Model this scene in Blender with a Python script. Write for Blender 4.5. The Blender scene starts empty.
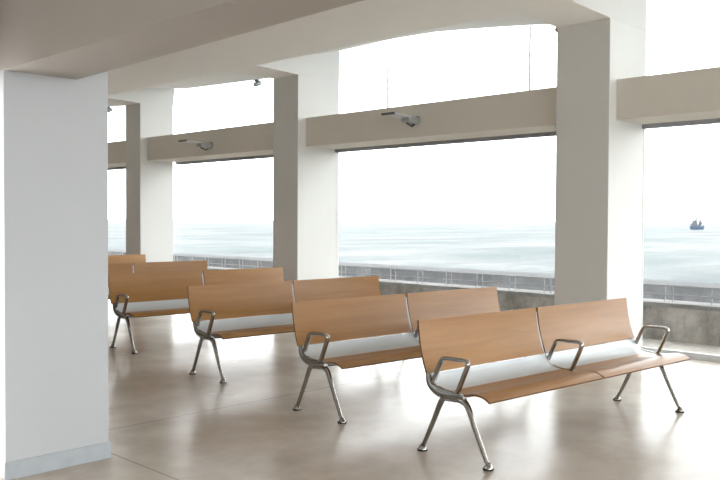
import bpy, bmesh, math, random
from mathutils import Vector, Matrix
random.seed(7)
SC = bpy.context.scene
COL = SC.collection
PI = math.pi

# ------------------------------------------------------------------ helpers
def link_mesh(name, bm, mats, parent=None, smooth=None, bevel=0.0):
    me = bpy.data.meshes.new(name)
    bmesh.ops.recalc_face_normals(bm, faces=bm.faces)
    bm.to_mesh(me); bm.free()
    o = bpy.data.objects.new(name, me); COL.objects.link(o)
    for m in (mats if isinstance(mats, (list, tuple)) else [mats]):
        me.materials.append(m)
    if smooth is not None:
        me.polygons.foreach_set('use_smooth', [True] * len(me.polygons))
        me.set_sharp_from_angle(angle=math.radians(smooth))
    if bevel:
        md = o.modifiers.new('bevel', 'BEVEL'); md.width = bevel; md.segments = 2
        md.limit_method = 'ANGLE'; md.angle_limit = math.radians(40)
    if parent is not None:
        o.parent = parent
    return o

def empty(name, loc=(0, 0, 0), rz=0.0):
    o = bpy.data.objects.new(name, None); COL.objects.link(o)
    o.location = loc; o.rotation_euler = (0, 0, rz); o.empty_display_size = .2
    return o

def tag(o, label, cat, group=None):
    o['label'] = label; o['category'] = cat; o['kind'] = 'thing'
    if group: o['group'] = group
    return o

def structure(o, label=None, cat=None):
    o['kind'] = 'structure'
    if label: o['label'] = label
    if cat: o['category'] = cat
    return o

def add_box(bm, x0, x1, y0, y1, z0, z1, mat=0, M=None):
    vs = [bm.verts.new((x, y, z)) for x in (x0, x1) for y in (y0, y1) for z in (z0, z1)]
    if M is not None:
        for v in vs: v.co = M @ v.co
    fs = []
    for idx in ((0, 1, 3, 2), (4, 6, 7, 5), (0, 4, 5, 1), (2, 3, 7, 6), (0, 2, 6, 4), (1, 5, 7, 3)):
        f = bm.faces.new([vs[i] for i in idx]); f.material_index = mat; fs.append(f)
    return fs

def box(name, x0, x1, y0, y1, z0, z1, mat, parent=None, bevel=0.0):
    bm = bmesh.new(); add_box(bm, x0, x1, y0, y1, z0, z1)
    return link_mesh(name, bm, mat, parent, bevel=bevel)

def catmull(P, n=6, closed=False):
    P = [Vector(p) for p in P]; out = []; N = len(P)
    rng = range(N if closed else N - 1)
    for i in rng:
        if closed:
            a, b, c, d = P[(i - 1) % N], P[i], P[(i + 1) % N], P[(i + 2) % N]
        else:
            a = P[i - 1] if i > 0 else P[i] * 2 - P[i + 1]
            b, c = P[i], P[i + 1]
            d = P[i + 2] if i + 2 < N else P[i + 1] * 2 - P[i]
        for k in range(n):
            t = k / n
            out.append(.5 * ((2 * b) + (c - a) * t + (2 * a - 5 * b + 4 * c - d) * t * t + (3 * b - a - 3 * c + d) * t ** 3))
    if not closed: out.append(P[-1])
    return out

def sweep(bm, path, side, wid, thk, closed=False, seg=12, power=.75, mat=0):
    """rounded section swept along a planar path; side = constant axis, wid/thk = half sizes (numbers or lists)"""
    N = len(path); rings = []; side = Vector(side).normalized()
    for i, p in enumerate(path):
        if closed: t = path[(i + 1) % N] - path[i - 1]
        else: t = path[min(i + 1, N - 1)] - path[max(i - 1, 0)]
        t = t.normalized(); n = t.cross(side).normalized()
        w = wid[i] if isinstance(wid, list) else wid
        h = thk[i] if isinstance(thk, list) else thk
        ring = []
        for k in range(seg):
            a = 2 * PI * (k + .5) / seg
            c, s = math.cos(a), math.sin(a)
            ring.append(bm.verts.new(p + side * (w * math.copysign(abs(c) ** power, c)) + n * (h * math.copysign(abs(s) ** power, s))))
        rings.append(ring)
    for i in range(N if closed else N - 1):
        A, B = rings[i], rings[(i + 1) % N]
        for k in range(seg):
            f = bm.faces.new([A[k], A[(k + 1) % seg], B[(k + 1) % seg], B[k]]); f.material_index = mat
    if not closed:
        bm.faces.new(rings[0]).material_index = mat
        bm.faces.new(rings[-1]).material_index = mat

def lathe(bm, prof, c, seg=16, mats=None):
    rings = []
    for r, z in prof:
        rings.append([bm.verts.new((c[0] + r * math.cos(2 * PI * k / seg), c[1] + r * math.sin(2 * PI * k / seg), c[2] + z)) for k in range(seg)])
    for i in range(len(rings) - 1):
        for k in range(seg):
            f = bm.faces.new([rings[i][k], rings[i][(k + 1) % seg], rings[i + 1][(k + 1) % seg], rings[i + 1][k]])
            if mats: f.material_index = mats[i]
    bm.faces.new(rings[0]).material_index = mats[0] if mats else 0
    bm.faces.new(rings[-1]).material_index = mats[-1] if mats else 0

def strip_solid(bm, prof, x0, x1, th, nx=1, corner=0.0):
    """a curved board: profile of (forward, z) extruded along x, thickness th set behind / below the visible face"""
    P = [Vector((0, -f, z)) for f, z in prof]; N = len(P)
    top, bot = [], []
    for i, p in enumerate(P):
        t = (P[min(i + 1, N - 1)] - P[max(i - 1, 0)]).normalized()
        n = Vector((0, -t.z, t.y))
        if n.y > 0 and abs(n.y) > abs(n.z): n = -n
        elif n.z < 0 and abs(n.z) >= abs(n.y): n = -n
        rt, rb = [], []
        for k in range(nx + 1):
            x = x0 + (x1 - x0) * k / nx
            rt.append(bm.verts.new((x, p.y, p.z))); q = p - n * th
            rb.append(bm.verts.new((x, q.y, q.z)))
        top.append(rt); bot.append(rb)
    for i in range(N - 1):
        for k in range(nx):
            bm.faces.new([top[i][k], top[i][k + 1], top[i + 1][k + 1], top[i + 1][k]])
            bm.faces.new([bot[i][k + 1], bot[i][k], bot[i + 1][k], bot[i + 1][k + 1]])
        for k, s in ((0, 0), (nx, 1)):
            bm.faces.new([top[i][k], bot[i][k], bot[i + 1][k], top[i + 1][k]]).material_index = 1
    for i in (0, N - 1):
        for k in range(nx):
            bm.faces.new([top[i][k], top[i][k + 1], bot[i][k + 1], bot[i][k]]).material_index = 1

# ------------------------------------------------------------------ materials
def new_mat(name):
    m = bpy.data.materials.new(name); m.use_nodes = True
    nt = m.node_tree
    return m, nt, nt.nodes['Principled BSDF']

def ramp(nt, fac, stops):
    r = nt.nodes.new('ShaderNodeValToRGB'); e = r.color_ramp.elements
    e[0].position, e[0].color = stops[0][0], (*stops[0][1], 1)
    e[1].position, e[1].color = stops[-1][0], (*stops[-1][1], 1)
    for p, c in stops[1:-1]:
        x = e.new(p); x.color = (*c, 1)
    nt.links.new(fac, r.inputs[0]); return r.outputs[0]

def noise(nt, scale, detail=4, rough=.55, mapscale=None, coord='Object'):
    tc = nt.nodes.new('ShaderNodeTexCoord'); n = nt.nodes.new('ShaderNodeTexNoise')
    n.inputs['Scale'].default_value = scale; n.inputs['Detail'].default_value = detail; n.inputs['Roughness'].default_value = rough
    src = tc.outputs[coord]
    if mapscale:
        mp = nt.nodes.new('ShaderNodeMapping'); mp.inputs['Scale'].default_value = mapscale
        nt.links.new(src, mp.inputs[0]); src = mp.outputs[0]
    nt.links.new(src, n.inputs['Vector'])
    return n.outputs['Fac']

def bump(nt, fac, bsdf, strength, dist):
    b = nt.nodes.new('ShaderNodeBump'); b.inputs['Strength'].default_value = strength; b.inputs['Distance'].default_value = dist
    nt.links.new(fac, b.inputs['Height']); nt.links.new(b.outputs[0], bsdf.inputs['Normal'])

def mix(nt, fac, a, b, blend='MIX'):
    m = nt.nodes.new('ShaderNodeMix'); m.data_type = 'RGBA'; m.blend_type = blend
    if isinstance(fac, (int, float)): m.inputs[0].default_value = fac
    else: nt.links.new(fac, m.inputs[0])
    for sock, v in ((m.inputs[6], a), (m.inputs[7], b)):
        if isinstance(v, tuple): sock.default_value = (*v, 1)
        else: nt.links.new(v, sock)
    return m.outputs[2]

def plaster(name, c, var=.03, rough=.75, sp=.3):
    m, nt, b = new_mat(name)
    n = noise(nt, 1.3, 6, .6)
    a = tuple(max(0, x - var) for x in c); d = tuple(min(1, x + var) for x in c)
    nt.links.new(ramp(nt, n, [(.3, a), (.7, d)]), b.inputs['Base Color'])
    b.inputs['Roughness'].default_value = rough; b.inputs['Specular IOR Level'].default_value = sp
    bump(nt, noise(nt, 60, 3), b, .05, .004)
    return m

def simple(name, c, rough=.5, metal=0.0, var=.02, scale=20):
    m, nt, b = new_mat(name)
    n = noise(nt, scale, 3)
    nt.links.new(ramp(nt, n, [(.3, tuple(max(0, x - var) for x in c)), (.7, tuple(min(1, x + var) for x in c))]), b.inputs['Base Color'])
    b.inputs['Roughness'].default_value = rough; b.inputs['Metallic'].default_value = metal
    return m

M_WHITE = plaster('white_plaster', (.92, .908, .885), .008)
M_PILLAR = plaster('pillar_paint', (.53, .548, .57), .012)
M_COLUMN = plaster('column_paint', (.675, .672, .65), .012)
M_BEAM = plaster('beam_paint', (.68, .645, .58), .012)
M_ROOM = plaster('room_paint', (.50, .465, .43), .02)
M_WALL = plaster('end_wall_paint', (.76, .735, .70), .015)
M_SKIRT = simple('skirting_paint', (.42, .455, .49), .5, 0, .03, 9)
M_ALU = simple('window_aluminium', (.70, .72, .73), .4, .3)
M_RAIL = simple('galvanised_rail', (.30, .305, .31), .5, .2)
M_JOINT = simple('glazing_seal', (.62, .62, .62), .6)
M_HEAD = simple('window_head_aluminium', (.33, .34, .37), .45, .3)
M_CHROME = simple('polished_aluminium', (.38, .37, .35), .15, 1.0, .03, 6)
M_RUBBER = simple('black_rubber', (.03, .028, .027), .6)
M_DARK = simple('dark_grey_metal', (.14, .145, .14), .45, .6)
M_GREY = simple('grey_metal', (.42, .44, .44), .4, .6)
M_LUMBAR = simple('satin_pale_aluminium', (.59, .62, .64), .38, .25, .012, 3)
M_SPINE = simple('anodised_steel', (.30, .30, .31), .4, .9)

# wood: long fine grain along the bench
def wood(name, c0, c1, c2, rough=.36):
    m, nt, b = new_mat(name)
    oi = nt.nodes.new('ShaderNodeObjectInfo')
    tc = nt.nodes.new('ShaderNodeTexCoord')
    va = nt.nodes.new('ShaderNodeVectorMath'); va.operation = 'ADD'
    sc = nt.nodes.new('ShaderNodeVectorMath'); sc.operation = 'SCALE'; sc.inputs['Scale'].default_value = 9
    cx = nt.nodes.new('ShaderNodeCombineXYZ')
    for s in ('X', 'Y', 'Z'): nt.links.new(oi.outputs['Random'], cx.inputs[s])
    nt.links.new(cx.outputs[0], sc.inputs[0])
    nt.links.new(tc.outputs['Object'], va.inputs[0]); nt.links.new(sc.outputs[0], va.inputs[1])
    def nz(ms, detail, r=.6, dist=0.0):
        mp = nt.nodes.new('ShaderNodeMapping'); mp.inputs['Scale'].default_value = ms
        n = nt.nodes.new('ShaderNodeTexNoise'); n.inputs['Scale'].default_value = 1; n.inputs['Detail'].default_value = detail
        n.inputs['Roughness'].default_value = r; n.inputs['Distortion'].default_value = dist
        nt.links.new(va.outputs[0], mp.inputs[0]); nt.links.new(mp.outputs[0], n.inputs['Vector'])
        return n.outputs['Fac']
    fine = nz((5, 170, 170), 3)
    broad = nz((1.2, 16, 16), 4, .55, .6)
    col = ramp(nt, broad, [(.25, c0), (.5, c1), (.78, c2)])
    col2 = ramp(nt, fine, [(.3, tuple(x * .80 for x in c1)), (.65, tuple(min(1, x * 1.10) for x in c1))])
    nt.links.new(mix(nt, .38, col, col2), b.inputs['Base Color'])
    b.inputs['Roughness'].default_value = rough
    b.inputs['Coat Weight'].default_value = .2; b.inputs['Coat Roughness'].default_value = .3; b.inputs['Specular IOR Level'].default_value = .35
    bump(nt, fine, b, .06, .002)
    return m
M_WOOD = wood('oak_veneer', (.27, .115, .025), (.332, .153, .036), (.40, .203, .059))
M_EDGE = simple('plywood_edge', (.20, .095, .045), .5, 0, .04, 60)

# polished concrete floor
def floor_mat():
    m, nt, b = new_mat('polished_concrete')
    big = noise(nt, .8, 3, .5)
    mid = noise(nt, 2.3, 6, .6)
    fine = noise(nt, 14, 2, .5)
    c = ramp(nt, big, [(.3, (.41, .345, .285)), (.5, (.50, .44, .38)), (.7, (.59, .54, .485))])
    c2 = ramp(nt, mid, [(.30, (.39, .330, .275)), (.5, (.50, .443, .385)), (.70, (.61, .56, .505))])
    c3 = mix(nt, .5, c, c2)
    c4 = ramp(nt, fine, [(.3, (.95, .945, .94)), (.7, (1, 1, 1))])
    col = mix(nt, .6, c3, c4, 'MULTIPLY')
    # saw-cut joints at y = 5.21, x = 2.575 and every five metres on
    tc = nt.nodes.new('ShaderNodeTexCoord'); sx = nt.nodes.new('ShaderNodeSeparateXYZ'); nt.links.new(tc.outputs['Object'], sx.inputs[0])
    def joint(out, at, pitch):
        a = nt.nodes.new('ShaderNodeMath'); a.operation = 'SUBTRACT'; nt.links.new(out, a.inputs[0]); a.inputs[1].default_value = at
        p = nt.nodes.new('ShaderNodeMath'); p.operation = 'PINGPONG'; nt.links.new(a.outputs[0], p.inputs[0]); p.inputs[1].default_value = pitch
        l = nt.nodes.new('ShaderNodeMath'); l.operation = 'LESS_THAN'; nt.links.new(p.outputs[0], l.inputs[0]); l.inputs[1].default_value = .006
        return l.outputs[0]
    jx = joint(sx.outputs[0], 2.575, 6.0); jy = joint(sx.outputs[1], 5.21, 6.0)
    mx = nt.nodes.new('ShaderNodeMath'); mx.operation = 'MAXIMUM'; nt.links.new(jx, mx.inputs[0]); nt.links.new(jy, mx.inputs[1])
    mu = nt.nodes.new('ShaderNodeMath'); mu.operation = 'MULTIPLY'; nt.links.new(mx.outputs[0], mu.inputs[0]); mu.inputs[1].default_value = .6
    col = mix(nt, mu.outputs[0], col, (.16, .135, .11))
    nt.links.new(col, b.inputs['Base Color'])
    rr = nt.nodes.new('ShaderNodeMapRange'); rr.inputs[1].default_value = .2; rr.inputs[2].default_value = .8
    rr.inputs[3].default_value = .16; rr.inputs[4].default_value = .30
    nt.links.new(big, rr.inputs[0]); nt.links.new(rr.outputs[0], b.inputs['Roughness'])
    b.inputs['Specular IOR Level'].default_value = .12
    return m
M_FLOOR = floor_mat()

def seawall_mat(name, dark, mid_, light, streak=True):
    m, nt, b = new_mat(name)
    a = noise(nt, 1.0, 8, .65, (1, 1.4, .35) if streak else None)
    g = noise(nt, 6, 7, .72)
    c = ramp(nt, a, [(.38, dark), (.5, mid_), (.63, light)])
    c2 = ramp(nt, g, [(.38, tuple(x * .5 for x in mid_)), (.62, tuple(x * 1.35 for x in mid_))])
    nt.links.new(mix(nt, .45, c, c2), b.inputs['Base Color'])
    b.inputs['Roughness'].default_value = .85
    bump(nt, g, b, .3, .03)
    return m
M_PARAPET = seawall_mat('weathered_parapet_concrete', (.14, .122, .11), (.36, .33, .305), (.62, .58, .55))
M_SEAWALL = seawall_mat('grey_seawall_concrete', (.085, .086, .09), (.115, .116, .12), (.15, .151, .155))
M_COPING = seawall_mat('pale_coping_concrete', (.20, .19, .182), (.27, .262, .255), (.32, .315, .31), False)
M_SAND = seawall_mat('sandy_ground', (.42, .385, .34), (.52, .485, .44), (.60, .57, .525), False)
M_RUST = simple('rust_stain', (.34, .21, .16), .8, 0, .09, 7)

def sea_mat():
    m, nt, b = new_mat('sea_water')
    w = noise(nt, 1, 9, .62, (.013, .03, .05))
    f = noise(nt, 1, 6, .6, (.30, .08, .3))
    f2 = noise(nt, 1, 7, .65, (.05, .11, .2))
    c = ramp(nt, w, [(.40, (.040, .064, .067)), (.49, (.080, .097, .098)), (.56, (.105, .115, .115)), (.64, (.165, .17, .17))])
    c = mix(nt, .55, c, ramp(nt, f2, [(.38, (.58, .66, .67)), (.5, (.95, .95, .95)), (.62, (1.35, 1.32, 1.32))]), 'MULTIPLY')
    nt.links.new(c, b.inputs['Base Color'])
    b.inputs['Roughness'].default_value = .5
    b.inputs['Specular IOR Level'].default_value = .08
    mx = nt.nodes.new('ShaderNodeMath'); mx.operation = 'ADD'; nt.links.new(w, mx.inputs[0]); nt.links.new(f, mx.inputs[1])
    bump(nt, mx.outputs[0], b, .5, 1.2)
    return m
M_SEA = sea_mat()

def glass_mat():
    m, nt, b = new_mat('window_glass')
    out = nt.nodes['Material Output']
    tr = nt.nodes.new('ShaderNodeBsdfTransparent'); tr.inputs[0].default_value = (.955, .97, .968, 1)
    gl = nt.nodes.new('ShaderNodeBsdfGlossy'); gl.inputs['Roughness'].default_value = .02
    lw = nt.nodes.new('ShaderNodeLayerWeight'); lw.inputs['Blend'].default_value = .5
    pw = nt.nodes.new('ShaderNodeMath'); pw.operation = 'POWER'; nt.links.new(lw.outputs['Facing'], pw.inputs[0]); pw.inputs[1].default_value = 5
    fr = nt.nodes.new('ShaderNodeMapRange'); nt.links.new(pw.outputs[0], fr.inputs[0]); fr.inputs[3].default_value = .02; fr.inputs[4].default_value = .5
    ms = nt.nodes.new('ShaderNodeMixShader')
    nt.links.new(fr.outputs[0], ms.inputs[0]); nt.links.new(tr.outputs[0], ms.inputs[1]); nt.links.new(gl.outputs[0], ms.inputs[2])
    nt.links.new(ms.outputs[0], out.inputs[0])
    return m
M_GLASS = glass_mat()

def glow_mat():  # emission stands in for daylight on a made-up panel
    m, nt, b = new_mat('glowing_white_panel')
    b.inputs['Base Color'].default_value = (.9, .9, .9, 1)
    b.inputs['Emission Color'].default_value = (1, 1, 1, 1); b.inputs['Emission Strength'].default_value = 3.0
    return m
M_GLOW = glow_mat()
M_HULL = simple('blue_hull_paint', (.045, .09, .16), .6, 0, .005, 1)
M_SHIPW = simple('white_ship_paint', (.075, .085, .095), .6, 0, .005)
M_MAST = simple('grey_ship_mast', (.06, .068, .078), .6, 0, .005)

# ------------------------------------------------------------------ camera
F, YAW, PITCH, ROLL, CH = 825.4, .7967, .0240, .0051, 1.46
fw = Vector((math.sin(YAW) * math.cos(PITCH), math.cos(YAW) * math.cos(PITCH), -math.sin(PITCH)))
r0 = Vector((math.cos(YAW), -math.sin(YAW), 0)); u0 = r0.cross(fw)
rt = r0 * math.cos(ROLL) + u0 * math.sin(ROLL); up = -r0 * math.sin(ROLL) + u0 * math.cos(ROLL)
cd = bpy.data.cameras.new('camera'); cam = bpy.data.objects.new('camera', cd); COL.objects.link(cam)
cd.sensor_fit = 'HORIZONTAL'; cd.sensor_width = 36; cd.lens = F * 36 / 720; cd.clip_end = 20000; cd.clip_start = .05
mw = Matrix.Identity(4)
for i in range(3):
    mw[i][0], mw[i][1], mw[i][2] = rt[i], up[i], -fw[i]
mw[2][3] = CH
cam.matrix_world = mw
SC.camera = cam

# ------------------------------------------------------------------ room shell
XF, XO = 8.0, 8.84           # room face and outer face of the window wall
Y0, Y1 = -7.2, 24.0          # ends of the hall
XL = -4.5
structure(box('floor', XL - .2, 8.86, Y0 - .2, Y1 + .2, -.25, 0, M_FLOOR), 'polished brown-grey concrete floor')

cols = [(18.0, 18.55), (13.45, 13.97), (9.10, 9.66), (4.19, 4.82), (-.70, -.08), (-5.6, -5.0)]
bays = [(18.55, Y1), (13.97, 18.0), (9.66, 13.45), (4.82, 9.10), (-.08, 4.19), (-5.0, -.70)]
prof_mid = [(0, 3.80), (.107, 3.835), (.18, 3.877), (.296, 3.934), (.426, 3.99), (.567, 4.042), (.75, 4.063), (.875, 4.051), (1, 4.045)]
prof_far = [(0, 3.78), (.245, 3.818), (.5, 3.852), (.785, 3.889), (1, 3.92)]
prof_end = [(0, 3.75), (.35, 3.79), (.55, 3.84), (1, 3.90)]
def outer_z(i, t):
    P = prof_end if i < 2 else prof_far if i == 2 else prof_mid
    for (a, za), (b, zb) in zip(P, P[1:]):
        if t <= b: return za + (zb - za) * (t - a) / (b - a)
    return P[-1][1]

# ceiling: gently sloped slab that flares up into a shallow arch over every window bay
rows = []   # (y, z at crease, z at column face, z outside)
def row(y, zf, zo): rows.append((y, zf, zo))
row(Y0, 3.58, 3.8)
for i in reversed(range(len(bays))):
    cy = cols[i] if i < len(cols) else None
    pass
segs = sorted([(c, 'c', i) for i, c in enumerate(cols)] + [(b, 'b', i) for i, b in enumerate(bays)])
rows = [(Y0 - .2, 3.58, 3.58)]
for (a, b), k, i in segs:
    if k == 'c':
        rows += [(a, 3.58, 3.58), (b, 3.58, 3.58)]
    else:
        for s in range(17):
            t = s / 16; zo = outer_z(i, t)
            zf = 3.845
            rows.append((a + (b - a) * t, zf, zo))
rows.append((Y1 + .2, 3.7, 3.8))
bm = bmesh.new(); grid = []
for y, zf, zo in rows:
    grid.append([bm.verts.new(p) for p in ((XL - .2, y, 3.35), (2.1, y, 3.46), (7.22, y, 3.605), (XF, y, zf), (8.70 if abs(y - 13.45) < .001 else XO, y, zo),
                                           (XO, y, 4.9), (XL - .2, y, 4.9))])
for A, B in zip(grid, grid[1:]):
    for k in range(7):
        vs4 = [A[k], A[(k + 1) % 7], B[(k + 1) % 7], B[k]]
        f = bm.faces.new(vs4)
        if A[0].co.y == B[0].co.y: f.material_index = 1
bm.faces.new(grid[0]); bm.faces.new(grid[-1])
structure(link_mesh('ceiling', bm, [M_WHITE, M_COLUMN]), 'pale plaster ceiling rising in shallow arches over the window bays')

structure(box('eave_sky_blocker', XO - .02, 10.3, Y0 - .2, Y1 + .2, 4.62, 4.9, M_COLUMN))  # unseen overhang, added to cut sky light on the upper column sides

# columns of the window wall
col_names = []
for n, (a, b) in enumerate(cols):
    o = box('column', XF, 8.70 if n == 1 else XO, a, b, 0, 3.58, M_COLUMN, bevel=.006)
    structure(o)

# beams across the bays, glazing below and above
for n, (a, b) in enumerate(bays):
    o = box('transom_beam', 8.15, 8.76, a, b, 2.538, 2.962, M_BEAM, bevel=.006); structure(o)
    w = empty('window_%d' % (n + 1), (8.8, (a + b) / 2, 0)); structure(w)
    h = (b - a) / 2
    bm = bmesh.new()
    add_box(bm, -.05, .03, -h, h, 2.492, 2.538)                     # dark head rail
    link_mesh('window_head', bm, M_HEAD, w)
    bm = bmesh.new()
    add_box(bm, -.05, .04, -h, h, 0, .035); add_box(bm, -.03, .02, -h, h, .035, .062)
    add_box(bm, -.02, .03, -h, h, 2.962, 2.985)
    link_mesh('window_sill', bm, M_ALU, w)
    bm = bmesh.new(); add_box(bm, -.006, .006, -h, h, .062, 2.492)
    link_mesh('pane', bm, M_GLASS, w)
    # clerestory: three panes with slim joints, cut to the arch
    cuts = [-h, -h + .86, h - 1.04 if n == 3 else h - .85, h]
    ks = [-h + 2 * h * s / 48 for s in range(49)]
    for q in range(3):
        ys = [cuts[q] + .006] + [k for k in ks if cuts[q] + .02 < k < cuts[q + 1] - .02] + [cuts[q + 1] - .006]
        bm = bmesh.new(); V = []
        for y in ys:
            z = outer_z(n, (y + h) / (2 * h)) - .02
            V.append([bm.verts.new((x, y, zz)) for x, zz in ((-.006, 2.985), (.006, 2.985), (.006, z), (-.006, z))])
        for A, B in zip(V, V[1:]):
            for k in range(4): bm.faces.new([A[k], A[(k + 1) % 4], B[(k + 1) % 4], B[k]])
        bm.faces.new(V[0]); bm.faces.new(V[-1])
        link_mesh('pane', bm, M_GLASS, w)
    for q in (1, 2):
        bm = bmesh.new(); add_box(bm, -.012, .012, cuts[q] - .007, cuts[q] + .007, 2.985, outer_z(n, (cuts[q] + h) / (2 * h)) - .02)
        link_mesh('glazing_joint', bm, M_JOINT, w)

# end walls and the room's other side
structure(box('wall_back', XL - .2, XO, Y0 - .2, Y0, 0, .25, M_ROOM))
w8 = empty('window_8', (2.1, Y0 - .1, 0)); structure(w8)
bm = bmesh.new()
for k in range(6):
    x = -6.6 + k * 13.34 / 5; add_box(bm, x - .04, x + .04, -.05, .05, .25, 3.4)
add_box(bm, -6.6, 6.74, -.05, .05, 3.34, 3.5); add_box(bm, -6.6, 6.74, -.05, .05, .25, .32)
link_mesh('window_frame', bm, M_ALU, w8)
bm = bmesh.new(); add_box(bm, -6.6, 6.74, -.005, .005, .32, 3.34); link_mesh('pane', bm, M_GLASS, w8)
structure(box('wall_far', XL - .2, XO, Y1, Y1 + .2, 0, 3.5, M_WALL))
structure(box('wall_left', XL - .2, XL, Y0, Y1, 0, 3.4, M_WALL))

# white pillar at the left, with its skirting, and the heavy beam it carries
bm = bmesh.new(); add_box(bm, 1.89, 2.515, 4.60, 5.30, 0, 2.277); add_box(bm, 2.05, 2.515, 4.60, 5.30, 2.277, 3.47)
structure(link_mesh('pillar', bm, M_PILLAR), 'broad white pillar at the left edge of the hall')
bm = bmesh.new()
add_box(bm, 1.882, 2.527, 4.588, 4.60, 0, .10); add_box(bm, 2.515, 2.527, 4.60, 5.312, 0, .10); add_box(bm, 1.882, 2.515, 5.30, 5.312, 0, .10)
structure(link_mesh('baseboard_pillar', bm, M_SKIRT, bevel=.003))
bm = bmesh.new()
ZS = 2.277
P = [(Y0, 2.12), (2.2, 2.215), (4.6, 2.315), (5.5, 2.33), (Y1, 2.33)]
V = [[bm.verts.new(p) for p in ((1.888, y, ZS), (x, y, ZS), (x, y, 3.6), (1.888, y, 3.6))] for y, x in P]
for A, B in zip(V, V[1:]):
    for k in range(4): bm.faces.new([A[k], A[(k + 1) % 4], B[(k + 1) % 4], B[k]])
bm.faces.new(V[0]); bm.faces.new(V[-1])
structure(link_mesh('ceiling_beam', bm, M_ROOM), 'deep beige ceiling beam running over the white pillar')

# partition beside the pillar with a tall self-glowing panel added to show a white strip
bm = bmesh.new(); add_box(bm, XL, 1.60, 4.66, 4.80, 0, 2.25)
structure(link_mesh('wall_partition', bm, M_WALL))
w_glow = empty('window_7', (1.755, 4.70, 0)); structure(w_glow)
bm = bmesh.new(); add_box(bm, -.155, .135, -.01, .01, 0, 2.25)
link_mesh('pane', bm, M_GLOW, w_glow)

# ------------------------------------------------------------------ outside
structure(box('promenade_ground', 8.86, 10.56, -30, 70, -.4, -.1, M_SAND))
structure(box('parapet', 10.55, 10.95, -30, 70, -.4, .345, M_PARAPET))
bm = bmesh.new(); add_box(bm, 10.52, 10.98, -30, 70, .34, .395); structure(link_mesh('parapet_coping', bm, M_COPING))
structure(box('seawall', 12.2, 13.2, -60, 140, -7, .50, M_SEAWALL))
rail = empty('parapet_railing', (10.75, 5, .395))
bm = bmesh.new()
for z in (.095, .215):
    add_box(bm, -.006, .006, -18, 22, z - .006, z + .006)
link_mesh('rail', bm, M_RAIL, rail)
ys = []
y = -4.0
while y < 20:
    ys += [y, y + .11]; y += .62
for y in ys:
    bm = bmesh.new(); add_box(bm, -.009, .009, y - 5 - .005, y - 5 + .005, 0, .22)
    link_mesh('post', bm, M_RAIL, rail)
tag(rail, 'low pale metal railing along the top of the parapet outside', 'railing')

bm = bmesh.new(); 
vs = [bm.verts.new(p) for p in ((13.2, -3000, -6.5), (9000, -9000, -6.5), (9000, 14000, -6.5), (13.2, 9000, -6.5))]
bm.faces.new(vs)
structure(link_mesh('sea', bm, M_SEA), 'pale choppy sea reaching the horizon')

# thin sea mist hanging over the water
hz, nt, b = new_mat('sea_mist')
nt.nodes.remove(b)
vsc = nt.nodes.new('ShaderNodeVolumeScatter'); vsc.inputs['Density'].default_value = 4e-5; vsc.inputs['Color'].default_value = (1, 1, 1, 1)
nt.links.new(vsc.outputs[0], nt.nodes['Material Output'].inputs['Volume'])
hb = box('sea_mist', 20, 6000, -5000, 8000, -6.45, 60, hz); hb['kind'] = 'structure'

# fishing boat far out at sea
ship = empty('fishing_boat', (854.5, 347.8, -6.5), math.radians(-38))
tag(ship, 'small blue and white fishing boat far out on the sea', 'boat')
bm = bmesh.new()
sect = [(-7.6, 1.7, 3.4), (-6.0, 2.1, 3.1), (-1, 2.4, 3.0), (4, 2.1, 3.4), (6.6, 1.1, 4.1), (8.2, .08, 4.7)]
R = []
for x, hw, zt in sect:
    R.append([bm.verts.new(p) for p in ((x, -hw, zt), (x * .93, -hw * .75, 1.0), (x * .9, -hw * .4, -.6), (x * .9, hw * .4, -.6), (x * .93, hw * .75, 1.0), (x, hw, zt))])
for A, B in zip(R, R[1:]):
    for k in range(6): bm.faces.new([A[k], A[(k + 1) % 6], B[(k + 1) % 6], B[k]])
bm.faces.new(R[0]); bm.faces.new(R[-1])
link_mesh('hull', bm, M_HULL, ship)
bm = bmesh.new(); add_box(bm, -6.2, -.8, -1.7, 1.7, 3.0, 6.2); add_box(bm, -5.2, -1.2, -1.4, 1.4, 6.2, 9.6); add_box(bm, -.8, 3.0, -1.3, 1.3, 3.0, 5.0)
link_mesh('wheelhouse', bm, M_SHIPW, ship, bevel=.15)
for x, z1, tip in ((-1.2, 13.0, -5.5), (3.2, 11.5, 7.0)):
    bm = bmesh.new()
    sweep(bm, [Vector((x, 0, 3)), Vector((x, 0, z1))], (0, 1, 0), [1.2, .9], [1.2, .9], seg=8)
    sweep(bm, [Vector((x, 0, 5.5)), Vector((tip, 0, z1 - 2.2))], (0, 1, 0), .6, .6, seg=8)
    link_mesh('mast', bm, M_MAST, ship)

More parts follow.
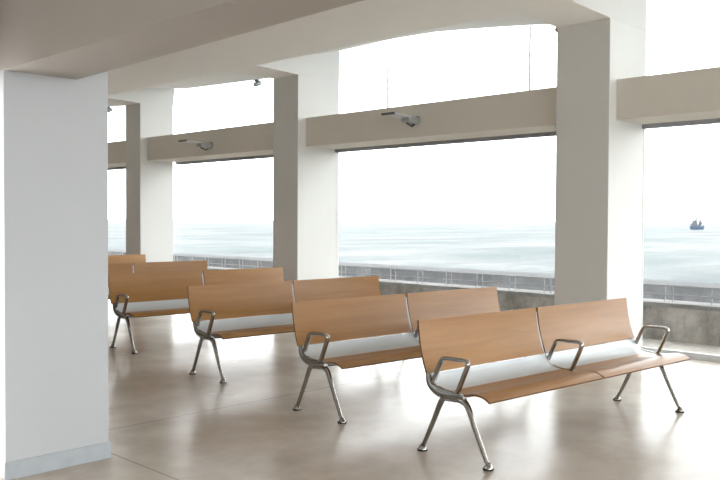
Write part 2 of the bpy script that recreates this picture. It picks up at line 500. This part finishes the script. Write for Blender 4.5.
# ------------------------------------------------------------------ benches
bench0 = empty('waiting_bench')
PW = [(-.058, 1.144), (1.166, 2.362)]
back_p = catmull([(0, f, z) for f, z in ((.022, .835), (.030, .77), (.043, .69), (.066, .60), (.099, .512))], 5)
lumb_p = catmull([(0, f, z) for f, z in ((.101, .508), (.117, .474), (.143, .444), (.182, .424), (.238, .416))], 5)
seat_p = catmull([(0, f, z) for f, z in ((.240, .418), (.30, .414), (.37, .417), (.43, .429), (.485, .431), (.53, .421), (.566, .402))], 5)
prof2 = lambda P: [(p.y, p.z) for p in P]
for (x0, x1), (l0, l1), (s0, s1) in zip(PW, [(-.018, 1.152), (1.158, 2.372)], [(-.016, 1.170), (1.188, 2.385)]):
    bm = bmesh.new(); strip_solid(bm, prof2(back_p), x0, x1, .013); link_mesh('backrest', bm, [M_WOOD, M_EDGE], bench0, smooth=35)
    bm = bmesh.new(); strip_solid(bm, prof2(lumb_p), l0, l1, .012)
    o = link_mesh('lumbar_panel', bm, [M_LUMBAR, M_LUMBAR], bench0, smooth=35); o['label'] = 'pale satin metal strip between backrest and seat'
    bm = bmesh.new(); strip_solid(bm, prof2(seat_p), s0, s1, .013); link_mesh('seat', bm, [M_WOOD, M_EDGE], bench0, smooth=35)
bm = bmesh.new()
sweep(bm, [Vector((-.02, -.235, .375)), Vector((2.33, -.235, .375))], (0, 1, 0), .03, .022, seg=12)
o = link_mesh('support_beam', bm, M_SPINE, bench0, smooth=40)
bm = bmesh.new()
sweep(bm, [Vector((1.155, -f, z)) for f, z in ((.011, .80), (.020, .74), (.036, .665), (.062, .575), (.092, .49))], (1, 0, 0), .012, .008, seg=8)
link_mesh('back_bracket', bm, M_LUMBAR, bench0, smooth=40)

def fz(x, pts): return [Vector((x, -f, z)) for f, z in pts]
for x in (-.01, 1.178, 2.36):
    loop = catmull(fz(x, [(.106, .444), (.129, .502), (.158, .565), (.178, .600), (.205, .614), (.29, .617), (.360, .619), (.387, .608),
                          (.386, .585), (.359, .525), (.333, .470), (.310, .420), (.290, .408), (.245, .410), (.185, .416), (.135, .430)]), 3, True)
    bm = bmesh.new()
    sweep(bm, loop, (1, 0, 0), .0185, .0125, True, 12, .8)
    link_mesh('armrest', bm, M_CHROME, bench0, smooth=60)
    # casting under the arm that holds back and seat
    pa = catmull(fz(x, [(.066, .512), (.076, .465), (.100, .428), (.15, .402), (.22, .395), (.30, .398), (.37, .402)]), 4)
    n = len(pa)
    bm = bmesh.new()
    sweep(bm, pa, (1, 0, 0), .021, [.012 + .019 * math.sin(PI * i / (n - 1)) for i in range(n)], seg=12)
    link_mesh('bracket', bm, M_CHROME, bench0, smooth=60)

def make_leg(x):
    bm = bmesh.new()
    def limb(pts, w0, w1, t0, t1):
        p = catmull(fz(x, pts), 5); n = len(p)
        sweep(bm, p, (1, 0, 0), [w0 + (w1 - w0) * i / (n - 1) for i in range(n)], [t0 + (t1 - t0) * i / (n - 1) for i in range(n)], seg=14, power=.85)
    limb([(.285, .374), (.215, .376), (.175, .352), (.140, .290), (.098, .20), (.010, .026)], .021, .0135, .023, .0125)
    limb([(.255, .374), (.325, .376), (.375, .352), (.410, .290), (.452, .20), (.541, .026)], .021, .0135, .023, .0125)
    add_box(bm, x - .018, x + .018, -.36, -.18, .372, .402)
    leg = link_mesh('leg', bm, M_CHROME, bench0, smooth=50)
    for f in (.006, .545):
        bm = bmesh.new()
        lathe(bm, [(.032, 0), (.035, .008), (.029, .011), (.028, .016), (.021, .027), (.015, .040), (.004, .044)], (x, -f, 0), 18, [1, 1, 0, 0, 0, 0])
        link_mesh('foot', bm, [M_CHROME, M_RUBBER], leg, smooth=50)
make_leg(.0); make_leg(2.268)

DL = .0756
spots = [
    (4.009, 3.361, 'nearest wooden bench with chrome armrests, standing alone in front at lower right'),
    (4.177, 4.758, 'second wooden bench from the front, its right armrest hidden behind the nearest bench'),
    (4.445, 6.55, 'third wooden bench from the front, its right half tucked behind the second bench'),
    (4.722, 8.54, 'fourth wooden bench from the front, its left armrest just clear of the white pillar'),
    (5.02, 10.68, 'fifth wooden bench, only its backrest tops showing above the fourth bench'),
    (5.45, 13.15, 'farthest wooden bench, a short end of backrest showing beside the white pillar'),
]
def copy_tree(o, parent=None):
    c = o.copy(); COL.objects.link(c)
    if parent is not None: c.parent = parent
    for ch in list(o.children): copy_tree(ch, c)
    return c
for i, (x, y, lab) in enumerate(spots):
    b = bench0 if i == 0 else copy_tree(bench0)
    b.location = (x, y, 0); b.rotation_euler = (0, 0, -DL)
    tag(b, lab, 'bench', 'rows of wooden waiting benches')

# ------------------------------------------------------------------ wall uplights on the beams
def make_uplight(y, z, lab):
    t = empty('wall_uplight', (8.15, y, z))
    bm = bmesh.new()
    lathe(bm, [(.05, -.01), (.055, 0), (.05, .02), (.02, .03)], (0, 0, 0), 16)
    bmesh.ops.rotate(bm, verts=bm.verts, cent=(0, 0, 0), matrix=Matrix.Rotation(-PI / 2, 3, 'Y'))
    link_mesh('wall_plate', bm, M_DARK, t, smooth=40)
    bm = bmesh.new()
    add_box(bm, -.24, -.015, -.075, .075, -.055, .03, M=Matrix.Rotation(math.radians(4), 4, 'Y'))
    link_mesh('lamp_body', bm, M_GREY, t, bevel=.02)
    bm = bmesh.new()
    sweep(bm, [Vector((-.02, 0, -.03)), Vector((-.10, 0, -.085)), Vector((-.20, 0, -.05))], (0, 1, 0), .018, .012, seg=10)
    link_mesh('bracket', bm, M_DARK, t, smooth=40)
    bm = bmesh.new()                                             # thin tilted reflector blade
    Mx = Matrix.Translation((-.22, 0, .02)) @ Matrix.Rotation(math.radians(3), 4, 'Y')
    add_box(bm, -.32, 0, -.10, .10, -.006, .006, M=Mx)
    link_mesh('reflector', bm, M_LUMBAR, t, bevel=.004)
    bm = bmesh.new(); add_box(bm, -.345, -.315, -.11, .11, -.014, .012, M=Mx)
    link_mesh('reflector_rim', bm, M_DARK, t, bevel=.004)
    return tag(t, lab, 'wall lamp', 'uplights on the window beams')
make_uplight(6.95, 2.75, 'grey wall uplight on the wide middle window beam')
make_uplight(11.47, 2.70, 'grey wall uplight on the far beam, left of the middle column')

# small grey spot fittings under the bay arches
def make_fitting(x, y, z, lab):
    t = empty('ceiling_spotlight', (x, y, z))
    bm = bmesh.new(); lathe(bm, [(.03, .02), (.045, .015), (.045, -.012), (.02, -.02)], (0, 0, 0), 16); link_mesh('mount', bm, M_GREY, t, smooth=40)
    bm = bmesh.new(); lathe(bm, [(.015, -.05), (.034, -.05), (.04, .0), (.04, .075), (.03, .09)], (0, 0, 0), 16)
    bmesh.ops.rotate(bm, verts=bm.verts, cent=(0, 0, 0), matrix=Matrix.Rotation(math.radians(70), 3, 'Y') )
    bmesh.ops.translate(bm, verts=bm.verts, vec=(0, 0, -.055))
    link_mesh('spot_head', bm, M_GREY, t, smooth=40)
    return tag(t, lab, 'spotlight', 'small spotlights under the arches')
make_fitting(8.55, 5.12, 3.76, 'small grey spotlight under the ceiling beside the nearest column')
make_fitting(8.55, 10.75, 3.745, 'small grey spotlight under the ceiling beside the middle column')
make_fitting(8.55, 15.6, 3.74, 'small grey spotlight under the ceiling next to the white pillar top')

# ------------------------------------------------------------------ light
W = bpy.data.worlds.new('overcast_sky'); SC.world = W; W.use_nodes = True
bg = W.node_tree.nodes['Background']; bg.inputs[0].default_value = (.97, .985, 1.0, 1); bg.inputs[1].default_value = 1.0
wt = W.node_tree
tcw = wt.nodes.new('ShaderNodeTexCoord'); sxw = wt.nodes.new('ShaderNodeSeparateXYZ'); wt.links.new(tcw.outputs['Generated'], sxw.inputs[0])
mrw = wt.nodes.new('ShaderNodeMapRange'); wt.links.new(sxw.outputs[2], mrw.inputs[0])
mrw.inputs[1].default_value = 0; mrw.inputs[2].default_value = .8; mrw.inputs[3].default_value = 7.0; mrw.inputs[4].default_value = 3.0
wt.links.new(mrw.outputs[0], bg.inputs[1])
SC.cycles.max_bounces = 12; SC.cycles.diffuse_bounces = 8; SC.cycles.glossy_bounces = 5; SC.cycles.transparent_max_bounces = 12
SC.cycles.use_denoising = True; SC.cycles.denoising_prefilter = 'ACCURATE'; SC.cycles.denoising_input_passes = 'RGB_ALBEDO_NORMAL'
vs_ = SC.view_settings
vs_.view_transform = 'Standard'; vs_.look = 'None'; vs_.gamma = 1.0; vs_.exposure = 0.09; vs_.use_curve_mapping = False
